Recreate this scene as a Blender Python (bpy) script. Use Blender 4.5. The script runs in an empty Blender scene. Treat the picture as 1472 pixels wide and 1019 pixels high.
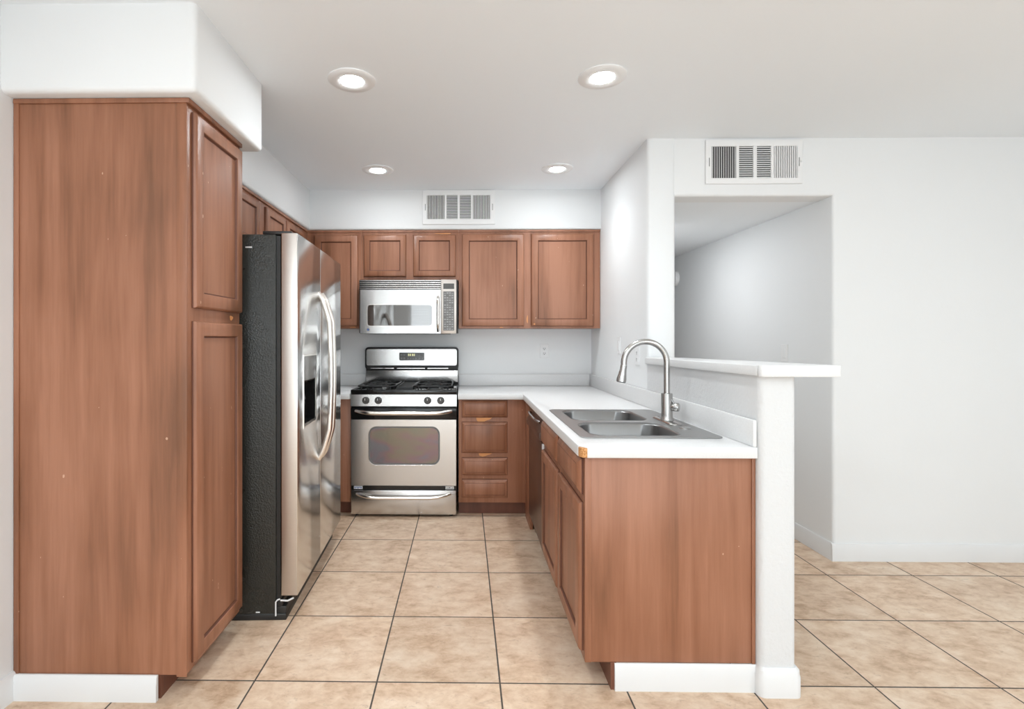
import bpy, bmesh, math, random
from mathutils import Vector, Matrix
random.seed(7)
C = bpy.context.scene
COL = C.collection
PI = math.pi

# ------------------------------------------------------------------ camera, light, exposure
CAM_H = 1.28
cam = bpy.data.cameras.new('camera')
cam_o = bpy.data.objects.new('camera', cam)
COL.objects.link(cam_o)
cam_o.location = (0, 0, CAM_H)
cam_o.rotation_euler = (PI / 2, 0, 0.015)
cam.sensor_fit = 'HORIZONTAL'
cam.sensor_width = 36.0
cam.lens = 36.0 * 750.0 / 1472.0
cam.shift_x = (736 - 656) / 1472.0
cam.shift_y = (487 - 509.5) / 1472.0
cam.clip_start = 0.05
C.camera = cam_o

C.view_settings.view_transform = 'Standard'
C.view_settings.look = 'None'
C.view_settings.gamma = 1.0
C.view_settings.use_curve_mapping = False
C.view_settings.exposure = 0.06

w = bpy.data.worlds.new('world')
C.world = w
w.use_nodes = True
w.node_tree.nodes['Background'].inputs[0].default_value = (0.93, 0.96, 1.0, 1)
w.node_tree.nodes['Background'].inputs[1].default_value = 1.2

ROOM_BACK = -3.3       # the living-room wall behind the camera, with its windows
CEIL = 2.44


def area(name, loc, rot, sx, sy, power, color=(1, 1, 1)):
    l = bpy.data.lights.new(name, 'AREA')
    l.shape = 'RECTANGLE'
    l.size, l.size_y, l.energy, l.color = sx, sy, power, color
    o = bpy.data.objects.new(name, l)
    COL.objects.link(o)
    o.location = loc
    o.rotation_euler = rot
    return o


LIGHT = (0.84, 0.94, 1.0)
# daylight entering the windows of the living room behind the camera
area('daylight_window', (0.0, ROOM_BACK - 0.14, 1.30), (PI / 2 + 0.15, 0, 0), 2.4, 1.9, 36, LIGHT)
area('daylight_window', (2.6, ROOM_BACK - 0.14, 1.30), (PI / 2 + 0.15, 0, 0), 1.5, 1.9, 21, LIGHT)
# unseen lights added outside the same windows, tilted up to brighten the ceiling
area('added_uplight', (0.0, ROOM_BACK - 1.0, 0.15), (PI / 2 + 0.75, 0, 0), 2.6, 1.3, 110, LIGHT)
area('added_uplight', (2.6, ROOM_BACK - 1.0, 0.15), (PI / 2 + 0.75, 0, 0), 1.7, 1.3, 70, LIGHT)
# unseen fill lights added under the living and dining ceiling to brighten the room
for lx, ly, lp in ((-0.7, -0.2, 29), (0.9, -1.8, 17), (2.6, -1.6, 22), (2.5, 0.6, 18)):
    area('added_room_fill', (lx, ly, CEIL - 0.012), (0, 0, 0), 0.5, 0.5, lp, LIGHT)
# unseen fill light added to brighten the passage behind the dining wall
area('added_passage_fill', (1.40, 4.1, 2.09), (0, 0, 0), 0.25, 0.25, 6, (0.97, 0.985, 1.0))

DOWNLIGHT_LENS = 118.0      # glow of the visible lens
DOWNLIGHT_POWER = 23.0    # beam of each downlight


# ------------------------------------------------------------------ mesh helpers
class MB:
    """collects shapes in one bmesh; build() links them as one object"""

    def __init__(self):
        self.bm = bmesh.new()

    def face(self, vs, mi=0):
        try:
            f = self.bm.faces.new(vs)
            f.material_index = mi
            return f
        except ValueError:
            return None

    def box(self, x0, x1, y0, y1, z0, z1, mi=0):
        v = [self.bm.verts.new(p) for p in ((x0, y0, z0), (x1, y0, z0), (x1, y1, z0), (x0, y1, z0),
                                            (x0, y0, z1), (x1, y0, z1), (x1, y1, z1), (x0, y1, z1))]
        for q in ((3, 2, 1, 0), (4, 5, 6, 7), (0, 1, 5, 4), (1, 2, 6, 5), (2, 3, 7, 6), (3, 0, 4, 7)):
            self.face([v[i] for i in q], mi)
        return self

    def loft(self, loops, cap0=True, cap1=True, mi=0, closed=True, row_mi=None):
        rows = [[self.bm.verts.new(p) for p in lp] for lp in loops]
        n = len(rows[0])
        for q, (a, b) in enumerate(zip(rows, rows[1:])):
            for i in range(n if closed else n - 1):
                j = (i + 1) % n
                self.face((a[i], a[j], b[j], b[i]), row_mi[q + 1] if row_mi else mi)
        if cap0:
            self.face(rows[0][::-1], mi)
        if cap1:
            self.face(rows[-1], mi)
        return self

    def plate(self, loops, c0, c1, fn, mi=0):
        """flat plate: outline loops[0] with holes loops[1:], between c0 and c1; fn(a,b,c)->xyz"""
        caps = []
        for c in (c0, c1):
            rings = []
            edges = []
            for lp in loops:
                vs = [self.bm.verts.new(fn(a, b, c)) for a, b in lp]
                rings.append(vs)
                if len(loops) > 1:
                    edges += [self.bm.edges.new((vs[i], vs[(i + 1) % len(vs)])) for i in range(len(vs))]
            if len(loops) > 1:
                r = bmesh.ops.triangle_fill(self.bm, use_beauty=True, use_dissolve=False, edges=edges)
                for g in r['geom']:
                    if isinstance(g, bmesh.types.BMFace):
                        g.material_index = mi
            else:
                self.face(rings[0], mi)
            caps.append(rings)
        for ra, rb in zip(*caps):
            n = len(ra)
            for i in range(n):
                j = (i + 1) % n
                self.face((ra[i], ra[j], rb[j], rb[i]), mi)
        return self

    def tube(self, pts, r, n=14, mi=0, flat=1.0):
        pts = [Vector(p) for p in pts]
        m = len(pts)
        rs = r if isinstance(r, (list, tuple)) else [r] * m
        loops = []
        ref = None
        for i, p in enumerate(pts):
            t = (pts[min(i + 1, m - 1)] - pts[max(i - 1, 0)]).normalized()
            if ref is None:
                ref = Vector((0, 0, 1)) if abs(t.z) < 0.9 else Vector((1, 0, 0))
            u = (ref - t * ref.dot(t)).normalized()
            ref = u
            v = t.cross(u)
            loops.append([p + (u * math.cos(k * 2 * PI / n) + v * math.sin(k * 2 * PI / n) * flat) * rs[i] for k in range(n)])
        return self.loft(loops, mi=mi)

    def lathe(self, prof, center, axis=(0, 0, 1), n=28, mi=0, cap0=True, cap1=True):
        ax = Vector(axis).normalized()
        ref = Vector((1, 0, 0)) if abs(ax.x) < 0.9 else Vector((0, 0, 1))
        u = (ref - ax * ref.dot(ax)).normalized()
        v = ax.cross(u)
        c = Vector(center)
        loops = [[c + ax * h + (u * math.cos(k * 2 * PI / n) + v * math.sin(k * 2 * PI / n)) * r for k in range(n)] for r, h in prof]
        return self.loft(loops, cap0, cap1, mi)

    def panel(self, face, a0, a1, b0, b1, base, rings, mi=0):
        """nested rectangles (inset, depth) grown from a cabinet face: doors, drawer fronts"""
        loops = []
        mats_ = [r[2] if len(r) > 2 else mi for r in rings]
        for ins, d in (r[:2] for r in rings):
            pts = ((a0 + ins, b0 + ins), (a1 - ins, b0 + ins), (a1 - ins, b1 - ins), (a0 + ins, b1 - ins))
            loops.append([onface(face, a, b, base, d) for a, b in pts])
        self.loft(loops, mi=mi, row_mi=mats_)
        return self

    def build(self, name, mats, parent=None, bevel=0.0, seg=2, local=False, angle=40, recalc=True, label=None, only=None):
        bm = self.bm
        if recalc:
            bmesh.ops.recalc_face_normals(bm, faces=bm.faces[:])
        if bevel > 0:
            bm.normal_update()
            es = [e for e in bm.edges if len(e.link_faces) == 2 and e.calc_face_angle(0) > math.radians(angle)]
            if only:
                es = [e for e in es if only((e.verts[0].co + e.verts[1].co) / 2)]
            bmesh.ops.bevel(bm, geom=es, offset=bevel, segments=seg, profile=0.5, affect='EDGES', clamp_overlap=True)
        me = bpy.data.meshes.new(name)
        off = Vector((0, 0, 0))
        if parent is not None and not local:
            p = parent
            while p is not None:
                off += Vector(p.location)
                p = p.parent
        elif parent is None and getattr(self, 'origin', None):
            off = Vector(self.origin)
        if off.length > 0:
            bmesh.ops.translate(bm, verts=bm.verts[:], vec=-off)
        bm.to_mesh(me)
        bm.free()
        for m in (mats if isinstance(mats, (list, tuple)) else [mats]):
            me.materials.append(m)
        for p in me.polygons:
            p.use_smooth = True
        me.set_sharp_from_angle(angle=math.radians(38))
        o = bpy.data.objects.new(name, me)
        COL.objects.link(o)
        if parent is not None:
            o.parent = parent
        elif off.length > 0:
            o.location = off
        if label:
            o['label'] = label
        return o


def onface(face, a, b, base, d):
    if face == 'Y-':
        return (a, base - d, b)
    if face == 'X+':
        return (base + d, a, b)
    if face == 'X-':
        return (base - d, a, b)
    if face == 'Z+':
        return (a, b, base + d)
    raise KeyError(face)


XY = lambda a, b, c: (a, b, c)
XZ = lambda a, b, c: (a, c, b)
YZ = lambda a, b, c: (c, a, b)


def rrect(a0, a1, b0, b1, r, n=6):
    pts = []
    for cx, cy, s in ((a1 - r, b0 + r, -PI / 2), (a1 - r, b1 - r, 0), (a0 + r, b1 - r, PI / 2), (a0 + r, b0 + r, PI)):
        for k in range(n + 1):
            t = s + k * PI / 2 / n
            pts.append((cx + r * math.cos(t), cy + r * math.sin(t)))
    return pts


def rect(a0, a1, b0, b1):
    return [(a0, b0), (a1, b0), (a1, b1), (a0, b1)]


def thing(name, label, cat, loc=(0, 0, 0), rz=0, group=None):
    o = bpy.data.objects.new(name, None)
    COL.objects.link(o)
    o.empty_display_size = 0.1
    o.location = loc
    o.rotation_euler = (0, 0, rz)
    return tag(o, label, cat, group)


def tag(o, label, cat, group=None):
    o['label'] = label
    o['category'] = cat
    if group:
        o['group'] = group
    return o


def struct(o):
    o['kind'] = 'structure'
    return o


# ------------------------------------------------------------------ materials
class NT:
    def __init__(self, name):
        self.m = bpy.data.materials.new(name)
        self.m.use_nodes = True
        self.t = self.m.node_tree
        self.p = self.t.nodes['Principled BSDF']

    def n(self, typ, **kw):
        nd = self.t.nodes.new(typ)
        for k, v in kw.items():
            if k.startswith('_'):
                setattr(nd, k[1:], v)
            else:
                nd.inputs[k.replace('__', ' ')].default_value = v
        return nd

    def l(self, a, b):
        self.t.links.new(a, b)

    def pos(self, scale):
        g = self.n('ShaderNodeNewGeometry')
        mp = self.n('ShaderNodeMapping', Scale=scale)
        self.l(g.outputs['Position'], mp.inputs['Vector'])
        return mp.outputs['Vector']

    def noise(self, scale, s=1.0, detail=4.0, rough=0.55, dist=0.0):
        nd = self.n('ShaderNodeTexNoise', Scale=s, Detail=detail, Roughness=rough, Distortion=dist)
        self.l(self.pos(scale), nd.inputs['Vector'])
        return nd.outputs['Fac']

    def ramp(self, fac, stops):
        r = self.n('ShaderNodeValToRGB')
        el = r.color_ramp.elements
        while len(el) < len(stops):
            el.new(0.5)
        for e, (p, c) in zip(el, stops):
            e.position = p
            e.color = (*c, 1) if len(c) == 3 else c
        self.l(fac, r.inputs['Fac'])
        return r.outputs['Color']

    def mix(self, fac, a, b, mode='MIX'):
        x = self.n('ShaderNodeMix', _data_type='RGBA', _blend_type=mode)
        for s, i in ((fac, 0), (a, 6), (b, 7)):
            if hasattr(s, 'links'):
                self.l(s, x.inputs[i])
            else:
                x.inputs[i].default_value = s if i == 0 else (*s, 1)
        return x.outputs[2]

    def math(self, op, a, b=None, c=None):
        x = self.n('ShaderNodeMath', _operation=op)
        for i, s in enumerate((a, b, c)):
            if s is None:
                continue
            if hasattr(s, 'links'):
                self.l(s, x.inputs[i])
            else:
                x.inputs[i].default_value = s
        return x.outputs[0]

    def bump(self, h, strength, dist=0.002):
        b = self.n('ShaderNodeBump', Strength=strength, Distance=dist)
        self.l(h, b.inputs['Height'])
        self.l(b.outputs['Normal'], self.p.inputs['Normal'])

    def set(self, **kw):
        for k, v in kw.items():
            k = k.replace('__', ' ')
            if k == 'Base Color' and not hasattr(v, 'links'):
                v = (*v, 1)
            if hasattr(v, 'links'):
                self.l(v, self.p.inputs[k])
            else:
                self.p.inputs[k].default_value = v
        return self


def plain(name, col, rough=0.5, metal=0.0, **kw):
    return NT(name).set(Base__Color=col, Roughness=rough, Metallic=metal, **kw).m


def make_wall(name, col, bump_s, scale):
    t = NT(name)
    t.set(Base__Color=col, Roughness=0.6)
    n = t.noise((1, 1, 1), scale, 3.0, 0.5)
    t.bump(n, bump_s, 0.004)
    return t.m


M_WALL = make_wall('white_wall_paint', (0.84, 0.85, 0.855), 0.08, 60)
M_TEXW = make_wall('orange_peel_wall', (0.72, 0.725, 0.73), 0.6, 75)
M_CEIL = make_wall('white_ceiling_paint', (0.92, 0.955, 0.985), 0.07, 50)
M_TRIM = plain('white_trim_paint', (0.80, 0.80, 0.80), 0.35)
M_PLATE = plain('white_plastic', (0.86, 0.86, 0.86), 0.3)
M_BLIND = plain('white_blind', (0.85, 0.85, 0.83), 0.5)
M_VENT = plain('white_vent_enamel', (0.88, 0.88, 0.88), 0.35)
M_VENTDARK = plain('vent_duct_dark', (0.10, 0.10, 0.10), 0.8)
M_SLOT = plain('outlet_slot_dark', (0.05, 0.05, 0.05), 0.6)


def make_wood(name, dark, mid, light, streak=1.0, rough=0.40):
    t = NT(name)
    a = t.noise((7, 7, 0.55), 1.0, 4.0, 0.6, 0.4)
    b = t.noise((34, 34, 1.6), 1.0, 5.0, 0.65)
    c = t.noise((2.2, 2.2, 1.6), 1.0, 2.0, 0.5)
    s = t.math('ADD', t.math('MULTIPLY', a, 0.55), t.math('MULTIPLY', b, 0.25))
    s = t.math('ADD', s, t.math('MULTIPLY', c, 0.30))
    col = t.ramp(s, ((0.42, dark), (0.53, mid), (0.65, light)))
    fine = t.noise((160, 160, 5), 1.0, 3.0, 0.6)
    col2 = t.mix(t.math('MULTIPLY', fine, 0.22), col, dark)
    # tiny pale nicks
    sp = t.noise((1, 1, 0.6), 62, 1.0, 0.3)
    nick = t.math('GREATER_THAN', sp, 0.815)
    col3 = t.mix(t.math('MULTIPLY', nick, 0.6), col2, (0.75, 0.50, 0.36))
    rr = t.math('MULTIPLY_ADD', b, 0.16, rough - 0.08)
    t.set(Base__Color=col3, Roughness=rr)
    t.bump(b, 0.05, 0.001)
    return t.m


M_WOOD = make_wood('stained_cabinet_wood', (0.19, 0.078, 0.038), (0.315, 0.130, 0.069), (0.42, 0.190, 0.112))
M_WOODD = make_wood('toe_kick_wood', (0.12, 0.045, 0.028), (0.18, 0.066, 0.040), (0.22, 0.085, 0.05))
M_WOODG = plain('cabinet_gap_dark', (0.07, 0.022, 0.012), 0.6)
M_GLAZE_SHADE = plain('groove_glaze_and_gap_shade', (0.13, 0.045, 0.024), 0.5)  # stain in the panel grooves, and painted gap shadow at the foot of fronts
M_BARE = plain('bare_orange_wood', (0.72, 0.32, 0.12), 0.6)
M_DW = plain('dishwasher_brown', (0.085, 0.036, 0.022), 0.3)


def make_core():
    t = NT('particle_board_core')
    n = t.noise((1, 1, 1), 160, 3, 0.6)
    t.set(Base__Color=t.ramp(n, ((0.35, (0.42, 0.17, 0.05)), (0.65, (0.74, 0.40, 0.17)))), Roughness=0.8)
    return t.m


M_CORE = make_core()


def make_floor():
    t = NT('beige_ceramic_tile')
    g = t.n('ShaderNodeNewGeometry')
    s = t.n('ShaderNodeSeparateXYZ')
    t.l(g.outputs['Position'], s.inputs[0])
    T = 0.4585
    u = t.math('DIVIDE', t.math('SUBTRACT', s.outputs[0], 0.133 - 40 * T), T)
    v = t.math('DIVIDE', t.math('SUBTRACT', s.outputs[1], 1.942 - 40 * T), T)

    def edge(x):
        f = t.math('FRACT', x)
        return t.math('MULTIPLY', t.math('MINIMUM', f, t.math('SUBTRACT', 1.0, f)), T)

    d = t.math('MINIMUM', edge(u), edge(v))
    # grout edge slightly uneven
    wob = t.noise((1, 1, 1), 70, 2, 0.5)
    d2 = t.math('ADD', d, t.math('MULTIPLY', t.math('SUBTRACT', wob, 0.5), 0.0012))
    mask = t.n('ShaderNodeMapRange', **{'From Min': 0.0025, 'From Max': 0.0038})
    t.l(d2, mask.inputs['Value'])
    cell = t.n('ShaderNodeCombineXYZ')
    t.l(t.math('FLOOR', u), cell.inputs[0])
    t.l(t.math('FLOOR', v), cell.inputs[1])
    wn = t.n('ShaderNodeTexWhiteNoise', _noise_dimensions='3D')
    t.l(cell.outputs[0], wn.inputs['Vector'])
    # every tile has its own cut of the mottled pattern
    off = t.n('ShaderNodeVectorMath', _operation='SCALE')
    off.inputs['Scale'].default_value = 9.0
    t.l(wn.outputs['Color'], off.inputs[0])
    add = t.n('ShaderNodeVectorMath', _operation='ADD')
    t.l(g.outputs['Position'], add.inputs[0])
    t.l(off.outputs[0], add.inputs[1])

    def tn(scale, detail, rough, dist, stretch=(1, 1, 1)):
        mp = t.n('ShaderNodeMapping', Scale=stretch)
        t.l(add.outputs[0], mp.inputs['Vector'])
        nd = t.n('ShaderNodeTexNoise', Scale=scale, Detail=detail, Roughness=rough, Distortion=dist)
        t.l(mp.outputs[0], nd.inputs['Vector'])
        return nd.outputs['Fac']

    big = tn(6.0, 5, 0.62, 0.25, (0.9, 1.1, 1))
    mid = tn(19.0, 6, 0.68, 0.35, (0.8, 1.2, 1))
    fine = tn(60.0, 4, 0.6, 0.3)
    k = t.math('ADD', t.math('MULTIPLY', big, 0.5), t.math('MULTIPLY', mid, 0.5))
    col = t.ramp(k, ((0.36, (0.50, 0.325, 0.205)), (0.45, (0.67, 0.475, 0.33)), (0.53, (0.77, 0.585, 0.43)), (0.64, (0.86, 0.70, 0.55))))
    vein = t.ramp(tn(15.0, 7, 0.72, 0.7, (0.7, 1.35, 1)), ((0.60, (0, 0, 0)), (0.72, (1, 1, 1))))
    col = t.mix(t.math('MULTIPLY', vein, 0.58), col, (0.40, 0.24, 0.145))
    fleck = t.ramp(tn(36.0, 5, 0.7, 0.8, (0.7, 1.3, 1)), ((0.60, (0, 0, 0)), (0.68, (1, 1, 1))))
    col = t.mix(t.math('MULTIPLY', fleck, 0.34), col, (0.30, 0.165, 0.095))
    col = t.mix(t.math('MULTIPLY', fine, 0.16), col, (0.40, 0.28, 0.19))
    tint = t.ramp(wn.outputs['Value'], ((0.0, (0.93, 0.92, 0.91)), (1.0, (1.04, 1.03, 1.02))))
    col = t.mix(1.0, col, tint, 'MULTIPLY')
    col = t.mix(mask.outputs[0], (0.075, 0.062, 0.052), col)
    t.set(Base__Color=col)
    rr = t.math('MULTIPLY_ADD', mask.outputs[0], -0.42, 0.80)
    rr = t.math('MULTIPLY_ADD', fine, 0.12, rr)
    t.set(Roughness=rr)
    hgt = t.math('ADD', mask.outputs[0], t.math('MULTIPLY', mid, 0.12))
    t.bump(hgt, 0.25, 0.002)
    return t.m


M_FLOOR = make_floor()


def make_steel(name, col, rough, stretch, amp=0.10):
    t = NT(name)
    n = t.noise(stretch, 1.0, 3.0, 0.6)
    rr = t.math('MULTIPLY_ADD', n, amp, rough - amp / 2)
    c = t.ramp(n, ((0.3, tuple(x * 0.975 for x in col)), (0.7, col)))
    t.set(Base__Color=c, Metallic=1.0, Roughness=rough)
    return t.m


M_STEEL = make_steel('brushed_steel', (0.63, 0.62, 0.61), 0.27, (3, 3, 420))
M_STEELV = make_steel('brushed_steel_upright', (0.70, 0.69, 0.675), 0.20, (4, 4, 300), 0.07)
M_SATIN = make_steel('satin_steel_edge', (0.64, 0.595, 0.555), 0.42, (4, 4, 260), 0.08)
M_HANDLE = plain('satin_steel_handle', (0.80, 0.76, 0.72), 0.24, 1.0)
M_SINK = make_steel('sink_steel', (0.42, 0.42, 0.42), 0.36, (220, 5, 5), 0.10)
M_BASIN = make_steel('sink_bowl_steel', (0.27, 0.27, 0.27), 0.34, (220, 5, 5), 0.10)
M_FAUCET = plain('brushed_nickel', (0.50, 0.49, 0.48), 0.26, 1.0)
M_BLACK = plain('black_enamel', (0.012, 0.012, 0.012), 0.14)
M_BLACKM = plain('black_plastic', (0.018, 0.018, 0.018), 0.4)
M_IRON = plain('cast_iron', (0.02, 0.02, 0.02), 0.45)
M_BURN = plain('burner_aluminium', (0.32, 0.32, 0.32), 0.4, 0.8)
M_KNOB = plain('dark_knob', (0.055, 0.052, 0.05), 0.25)
M_GREY = plain('grey_keypad', (0.17, 0.165, 0.16), 0.4)
M_KEY = plain('keypad_marks', (0.36, 0.355, 0.35), 0.5)
M_DISP = plain('display_window', (0.085, 0.08, 0.075), 0.15)
M_WHITEM = plain('white_mark', (0.85, 0.85, 0.85), 0.4)
M_BLUE = plain('blue_sticker', (0.10, 0.17, 0.42), 0.4)
M_GLASS = plain('dark_oven_glass', (0.16, 0.155, 0.15), 0.06, 0.0)
M_MWGLASS = plain('mirror_dark_glass', (0.24, 0.235, 0.23), 0.04, 0.9)


def make_ovenglass():
    t = NT('iridescent_oven_glass')
    n = t.noise((3.5, 3.5, 7), 1.0, 2.0, 0.5, 0.5)
    c = t.ramp(n, ((0.25, (0.20, 0.23, 0.20)), (0.42, (0.24, 0.22, 0.19)), (0.52, (0.26, 0.19, 0.215)), (0.62, (0.20, 0.205, 0.25)), (0.78, (0.18, 0.235, 0.23))))  # iridescent reflection painted into the glass colour as soft patches
    t.set(Base__Color=c, Metallic=0.85, Roughness=0.14)
    return t.m


M_OVENG = make_ovenglass()


def make_fridgeside():
    t = NT('textured_black_steel')
    n = t.noise((1, 1, 1), 130, 3.0, 0.6)
    big = t.noise((1, 1, 1), 4.5, 4.0, 0.6)
    rr = t.math('MULTIPLY_ADD', big, 0.25, 0.17)
    t.set(Base__Color=(0.022, 0.023, 0.020), Roughness=rr)
    t.bump(n, 0.8, 0.004)
    return t.m


M_FRSIDE = make_fridgeside()


def make_counter():
    t = NT('white_laminate')
    n = t.noise((1, 1, 1), 220, 2, 0.5)
    t.set(Base__Color=t.ramp(n, ((0.3, (0.76, 0.76, 0.76)), (0.7, (0.81, 0.81, 0.81)))), Roughness=0.32)
    return t.m


M_COUNTER = make_counter()


def emit(name, col, strength):
    t = NT(name)
    t.set(Base__Color=(0.8, 0.8, 0.8), Emission__Color=(*col, 1), Emission__Strength=strength)
    return t.m


M_LAMP = emit('lamp_glow', (0.91, 0.97, 1.0), DOWNLIGHT_LENS)
M_DIGIT = emit('amber_digits', (0.75, 0.70, 0.12), 0.6)

# ------------------------------------------------------------------ the setting
LW = -1.605            # left wall
RW = 1.06              # kitchen side of the right wall
BW = 4.37              # kitchen back wall
DW = 3.045             # dining wall
HX = 2.13              # passage right wall
FAR = 7.2
XR = 3.9

struct(MB().box(LW - 0.2, XR + 0.2, ROOM_BACK - 0.2, FAR + 0.1, -0.1, 0.0).build('floor', M_FLOOR))
# main ceiling (the passage has a lower one of its own)
struct(MB().plate([[(LW - 0.2, ROOM_BACK - 0.2), (XR + 0.2, ROOM_BACK - 0.2), (XR + 0.2, DW + 0.15), (1.20, DW + 0.15), (1.20, BW + 0.2), (LW - 0.2, BW + 0.2)]], CEIL, CEIL + 0.1, XY).build('ceiling', M_CEIL))
struct(MB().box(1.20, HX + 0.15, DW + 0.14, FAR, 2.107, 2.25).build('ceiling_passage', M_CEIL))
struct(MB().box(LW - 0.15, LW, ROOM_BACK - 0.15, BW + 0.15, 0, CEIL).build('wall_left', M_WALL))
struct(MB().box(LW, RW, BW, BW + 0.15, 0, CEIL).build('wall_back', M_WALL))
# kitchen right wall with its rounded free end
struct(MB().box(RW, 1.224, DW - 0.008, FAR, -0.04, CEIL + 0.06).build('wall_right', M_WALL, bevel=0.022, seg=4))
# dining wall with the tall passage opening; its cut edge runs on as the passage wall
mb = MB()
mb.plate([[(1.19, 2.107), (HX, 2.107), (HX, 0.0), (XR, 0.0), (XR, CEIL), (1.19, CEIL)]], DW, DW + 0.14, XZ)
struct(mb.build('wall_dining', M_WALL, bevel=0.018, seg=5, only=lambda c: abs(c.y - DW) < 1e-4 and ((abs(c.x - HX) < 1e-4 and c.z < 2.1) or (abs(c.z - 2.107) < 1e-4))))
struct(MB().box(HX, HX + 0.12, DW + 0.14, FAR, 0, 2.2).build('wall_passage', M_WALL))
struct(MB().box(1.2, HX + 0.12, FAR, FAR + 0.1, 0, 2.2).build('wall_passage_end', M_WALL))
struct(MB().box(XR, XR + 0.15, ROOM_BACK - 0.15, DW + 0.14, 0, CEIL).build('wall_far_right', M_WALL))
# living-room wall behind the camera with two window openings
struct(MB().plate([rect(LW, XR, 0, CEIL), rect(-1.2, 1.2, 0.35, 2.25), rect(1.85, 3.35, 0.35, 2.25)], ROOM_BACK - 0.15, ROOM_BACK, XZ).build('wall_front', M_WALL))
for i, (x0, x1) in enumerate(((-1.2, 1.2), (1.85, 3.35))):
    mb = MB()
    xm = (x0 + x1) / 2
    mb.plate([rect(x0, x1, 0.35, 2.25), rect(x0 + 0.05, xm - 0.03, 0.40, 2.20), rect(xm + 0.03, x1 - 0.05, 0.40, 2.20)], ROOM_BACK - 0.10, ROOM_BACK - 0.06, XZ)
    wd = struct(mb.build('window_%d' % (i + 1), M_TRIM))
    mb = MB()
    z = 0.40
    while z < 2.2:
        mb.loft([[(x, ROOM_BACK - 0.045, z), (x, ROOM_BACK - 0.045, z + 0.003), (x, ROOM_BACK - 0.010, z + 0.017), (x, ROOM_BACK - 0.010, z + 0.014)] for x in (x0 + 0.02, x1 - 0.02)])
        z += 0.055
    mb.box(x0 + 0.02, x1 - 0.02, ROOM_BACK - 0.05, ROOM_BACK - 0.005, 2.20, 2.245)
    mb.build('blind', M_BLIND, wd)

# soffits
SOF = 2.135
struct(MB().box(LW - 0.04, -0.925, 1.785, 2.385, SOF, CEIL + 0.06).build('wall_soffit_pantry', M_WALL, bevel=0.02, seg=4))
struct(MB().box(LW - 0.04, -1.21, 2.35, BW, SOF - 0.003, CEIL + 0.06).build('wall_soffit_left', M_WALL, bevel=0.02, seg=4))
struct(MB().box(-1.26, RW + 0.03, 4.06, BW, SOF - 0.0035, CEIL + 0.06).build('wall_soffit_back', M_WALL, bevel=0.015, seg=3))

# low bar wall ending in the rounded post
def barz(y):
    """underside of the slightly tilted bar ledge"""
    return 1.150 - (y - 1.87) * 0.0105


hw = rrect(RW, 1.194, 1.888, 3.20, 0.024, 6)
hw = [(a, min(b, DW - 0.006)) for a, b in hw]
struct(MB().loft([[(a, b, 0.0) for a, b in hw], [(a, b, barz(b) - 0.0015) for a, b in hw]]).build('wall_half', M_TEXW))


# baseboards
def base_profile(y_out, y_wall, h):
    """profile (depth, z) of a stepped baseboard: from wall outwards"""
    t = abs(y_out - y_wall)
    return [(0, 0), (t, 0), (t, h * 0.64), (t * 0.88, h * 0.68), (t * 0.80, h * 0.93), (t * 0.45, h), (0, h)]


def baseboard_x(name, x0, x1, yw, h, t=0.013):
    pr = base_profile(yw - t, yw, h)
    loops = [[(x, yw - d, z) for d, z in pr] for x in (x0, x1)]
    return struct(MB().loft(loops).build(name, M_TRIM))


def baseboard_y(name, y0, y1, xw, h, sgn, t=0.013):
    pr = base_profile(xw + sgn * t, xw, h)
    loops = [[(xw + sgn * d, y, z) for d, z in pr] for y in (y0, y1)]
    return struct(MB().loft(loops).build(name, M_TRIM))


baseboard_x('baseboard_dining', HX - 0.0125, XR, DW, 0.10)
baseboard_y('baseboard_passage', DW, FAR, HX, 0.10, -1)
baseboard_y('baseboard_left', ROOM_BACK, 1.833, LW, 0.10, 1)
baseboard_x('baseboard_pantry', LW + 0.002, -1.084, 1.833, 0.090, 0.014)
baseboard_x('baseboard_island', 0.548, 1.060, 1.915, 0.098, 0.012)
# rounded plinth board wrapped round the post
mb = MB()


def plinth(ins):
    x0, x1, y0, y1, r = 1.052, 1.208, 1.873, 3.03, 0.026
    return rrect(x0 + ins, x1 - ins, y0 + ins, y1, max(r - ins * 0.6, 0.005), 5)


mb.loft([[(a, b, z) for a, b in plinth(i)] for i, z in ((0, 0), (0, 0.070), (0.002, 0.074), (0.003, 0.092), (0.011, 0.102))])
struct(mb.build('baseboard_post', M_TRIM))

# ------------------------------------------------------------------ cabinets
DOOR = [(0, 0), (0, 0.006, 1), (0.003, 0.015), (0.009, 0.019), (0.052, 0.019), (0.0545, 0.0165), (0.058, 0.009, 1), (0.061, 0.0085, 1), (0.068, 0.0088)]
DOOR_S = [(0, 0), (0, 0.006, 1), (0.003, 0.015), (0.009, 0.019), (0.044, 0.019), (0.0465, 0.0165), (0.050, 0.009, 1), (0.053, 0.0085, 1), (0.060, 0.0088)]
DRAWER = [(-0.0025, 0), (-0.0025, 0.001, 1), (0, 0.001, 1), (0, 0.007, 1), (0.003, 0.010), (0.021, 0.0225), (0.0235, 0.0225, 1), (0.025, 0.0235)]  # dark outline at the base is gap shadow put into the colour


def door(parent, face, a0, a1, b0, b1, base, rings=DOOR, name='door'):
    return MB().panel(face, a0, a1, b0, b1, base, rings).build(name, [M_WOOD, M_GLAZE_SHADE], parent)


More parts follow.
